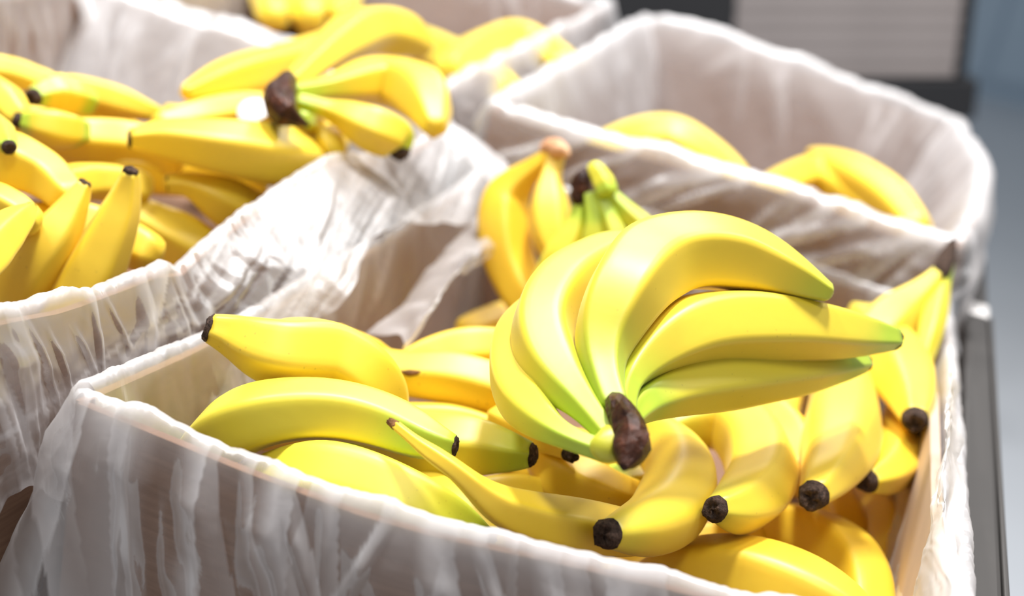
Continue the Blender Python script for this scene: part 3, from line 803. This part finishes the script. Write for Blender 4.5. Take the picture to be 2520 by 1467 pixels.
banana([(-50, 820, -42, 66), (40, 710, -41, 74), (105, 620, -40, 66), (165, 530, -39.5, 44), (208, 452, -39.2, 17)],
       'left one of the two upright bananas in the left box, brown tip', mode='X', green=.05, tone=.35, tiplen=.5, roll=10)
banana([(-90, 690, 2.5, 60), (-20, 605, 3, 58), (40, 545, 3.4, 38), (76, 512, 3.6, 15)],
       'banana with a small pointed tip at the left edge, beside the two upright ones', green=.0, tone=.4, tiplen=.5, roll=20)
banana([(-80, 480, 3, 45), (0, 505, 3, 48), (70, 545, 2.5, 40)],
       'yellow banana behind the small pointed tip at the left picture edge', green=.0, tone=.5, tip=False)
banana([(-50, 380, 3.8, 60), (30, 400, 3.8, 68), (100, 430, 3.4, 60), (165, 485, 2.8, 44)],
       'rounded yellow banana above the left upright tip', green=.15, tone=.45, tip=False, roll=50)
banana([(140, 460, 1.5, 45), (240, 446, 1.5, 46), (340, 460, 1.2, 45)],
       'yellow banana just behind the grey upright tip', green=.0, tone=.4, tip=False)
banana([(100, 330, 2.5, 50), (200, 342, 2.6, 52), (300, 352, 2.4, 56), (420, 385, 2, 50)],
       'shaded banana beneath the black end of the plump one in the left box', green=.1, tone=.3, tip=False)
banana([(195, 325, 3.5, 34), (150, 318, 3.8, 46), (100, 308, 4, 42), (52, 298, 4.1, 20)],
       'short green-ended banana with a black end facing left, lower of two', green=1.0, tone=.25, tiplen=.9)
banana([(222, 250, 4, 30), (180, 238, 4.3, 44), (130, 230, 4.5, 44), (84, 238, 4.5, 21)],
       'short green-ended banana with a black end facing left, upper of two', green=.9, tone=.4, tiplen=.9)
banana([(430, 292, 2.5, 8), (350, 268, 3, 28), (260, 240, 3.4, 40), (170, 220, 3.6, 40)],
       'banana tapering to a green neck along the white back film', green=.7, tone=.3, tip=False)
banana([(-70, 215, 4.5, 50), (0, 245, 4.6, 50), (45, 290, 4, 36)],
       'yellow banana cut by the left picture edge beside the upper black end', green=.1, tone=.4, tip=False)
banana([(-60, 290, 5, 42), (-5, 325, 5.2, 36), (22, 362, 5.2, 18)],
       'green banana end with a black tip cut by the left picture edge', green=.9, tone=.6, tiplen=.9)
banana([(-60, 165, 4, 36), (40, 180, 4, 36), (120, 210, 3.6, 34)],
       'yellow banana highest in the left heap, below the white back film', green=.15, tone=.5, tip=False)
GL = 'bananas deep in the left box'
for lab, pts in zip(('buried banana behind the two upright tips in the left box', 'buried banana below the plump one in the left box', 'buried banana behind the plump one, below the sticker',
                    'buried banana below the two short green-ended ones', 'buried banana under the dark-crowned bunch'), ([(-100, 600, 0, 50), (60, 560, .5, 62), (220, 560, .5, 62), (360, 620, 0, 50)], [(150, 400, 0, 50), (320, 420, .5, 58), (480, 430, .5, 58), (620, 450, 0, 50)],
            [(420, 300, 1, 45), (560, 320, 1.4, 50), (700, 330, 1.4, 50), (820, 350, 1, 45)], [(-120, 330, 1, 50), (20, 300, 1.4, 55), (160, 290, 1.4, 55), (300, 310, 1, 45)],
            [(600, 230, 2, 45), (740, 240, 2.6, 50), (860, 260, 2.6, 50), (960, 300, 2, 45)])):
    banana(pts, lab, GL, green=.0, tone=.3, tip=False, n=36)

# --- far boxes, strongly out of focus
GS = 'bananas at the top edge of the photo'
for lab, pts in zip(('leftmost', 'middle', 'rightmost'), ([(655, -75, 4.6, 36), (660, -20, 4.6, 44), (672, 40, 3.6, 40)], [(745, -75, 4.8, 36), (752, -20, 4.9, 46), (760, 42, 4.0, 42)], [(850, -70, 4.8, 36), (842, -15, 4.9, 46), (838, 36, 4.0, 40)])):
    banana(pts, lab + ' of three blurred bananas at the top edge of the photo', GS, green=.0, tone=.5, tip=False, n=30)
banana([(1020, 100, 4, 42), (1090, 135, 4, 50), (1180, 185, 4, 52), (1250, 235, 3, 40)], 'blurred pale banana in the far corner box, lower left of two', green=.0, tone=.6, tip=False, n=30)
banana([(1110, 180, 5, 40), (1185, 128, 5.5, 55), (1285, 118, 5.5, 58), (1385, 165, 5, 45)], 'blurred pale arched banana in the far corner box, upper right of two', green=.0, tone=.4, tip=False, n=30)
banana([(1470, 380, 1, 45), (1550, 345, 1.5, 50), (1650, 342, 2, 54), (1740, 387, 1.5, 52), (1810, 445, 1, 45)], 'blurred pale rounded banana peeking over the rim behind the front box', green=.0, tone=.5, tip=False, n=36)
banana([(1850, 500, 1, 42), (1930, 452, 1.5, 46), (2010, 436, 1.8, 50), (2090, 476, 1.5, 56), (2160, 530, 1, 55)], 'blurred deep yellow banana behind the rim, left of the pointed one', green=.0, tone=.3, tip=False, n=36)
banana([(1995, 376, 3.4, 12), (2050, 404, 3.4, 36), (2125, 450, 3.2, 52), (2195, 500, 2.8, 52), (2250, 560, 2, 45)], 'blurred yellow banana with a dark pointed stem, far right behind the rim', green=.0, tone=.25, tip=False, stem=.6, n=36)

# ------------------------------------------------------------------ things far behind
def cam_axes():
    r = M3[:, 0]; up = np.array([0, 0, 1.0]); up = up - r * r.dot(up); up /= np.linalg.norm(up)
    return r, up, np.cross(up, r)
def placed(name, V, F, mat, par, origin, sm_=False):
    r, up, fw = cam_axes()
    W_ = np.array([origin + r * v[0] + fw * v[1] + up * v[2] for v in V])
    return link(name, W_, F, mat, par, sm_)
def rack():
    d = 3.0
    o = CAM + ray(2090, 190) * d           # middle of the lower edge of the slats
    r, up, fw = cam_axes()
    if fw.dot(M3[:, 2]) < 0: fw = -fw
    t = tag(empty('slatted_stand', o - up * 1.0), 'blurred dark stand with grey horizontal slats behind the boxes at upper right', 'stand')
    wpx = d / FPX
    x0, x1 = -290 * wpx, 258 * wpx
    for k in range(7):
        z = k * 40 * wpx
        V, F = box(x0, x1, 0, .012, z + .002, z + 36 * wpx, .002)
        placed('slat', V, F, SLATM, t, o)
    for a, b_, z0, z1, y0, y1 in ((x1, x1 + 26 * wpx, -.95, .35, -.01, .05), (x0 - 330 * wpx, x0, -.95, .35, -.01, .05)):
        V, F = box(a, b_, y0, y1, z0, z1, .003)
        placed('post', V, F, DARKM, t, o)
    V, F = box(x0, x1, .014, .03, -.02, .35, .002); placed('back_panel', V, F, DARKM, t, o)
    V, F = box(x0 - .05, x1 + 52 * wpx, -.03, .12, -100 * wpx, -.003, .004); placed('base_beam', V, F, DARKM, t, o)
    V, F = box(x0, x1, .0, .02, -.9, -100 * wpx - .002, .003); placed('lower_panel', V, F, DARKM, t, o)
rack()

def cabinet():
    d = 11.5
    p = CAM + ray(2560, 150) * d; p[2] = 0
    t = tag(empty('blue_cabinet', p), 'far blurred blue cabinet at the upper right edge beyond the grey floor', 'cabinet')
    V, F = box(p[0] - 1.6, p[0] + 3.0, p[1], p[1] + .7, .12, 2.2, .02); link('body', V, F, BLUEM, t, False)
    V, F = box(p[0] - 1.58, p[0] + 2.98, p[1] + .03, p[1] + .68, 0, .12, .005); link('plinth', V, F, BLUEM, t, False)
    for k in range(4):
        V, F = box(p[0] - 1.55 + 1.14 * k, p[0] - .45 + 1.14 * k, p[1] - .03, p[1], .2, 2.1, .008)
        dd = link('door', V, F, BLUEM, t, False)
        V, F = box(p[0] - .56 + 1.14 * k, p[0] - .53 + 1.14 * k, p[1] - .07, p[1] - .03, 1.0, 1.4, .005)
        link('handle', V, F, STEEL_LIGHT, dd, False)
cabinet()
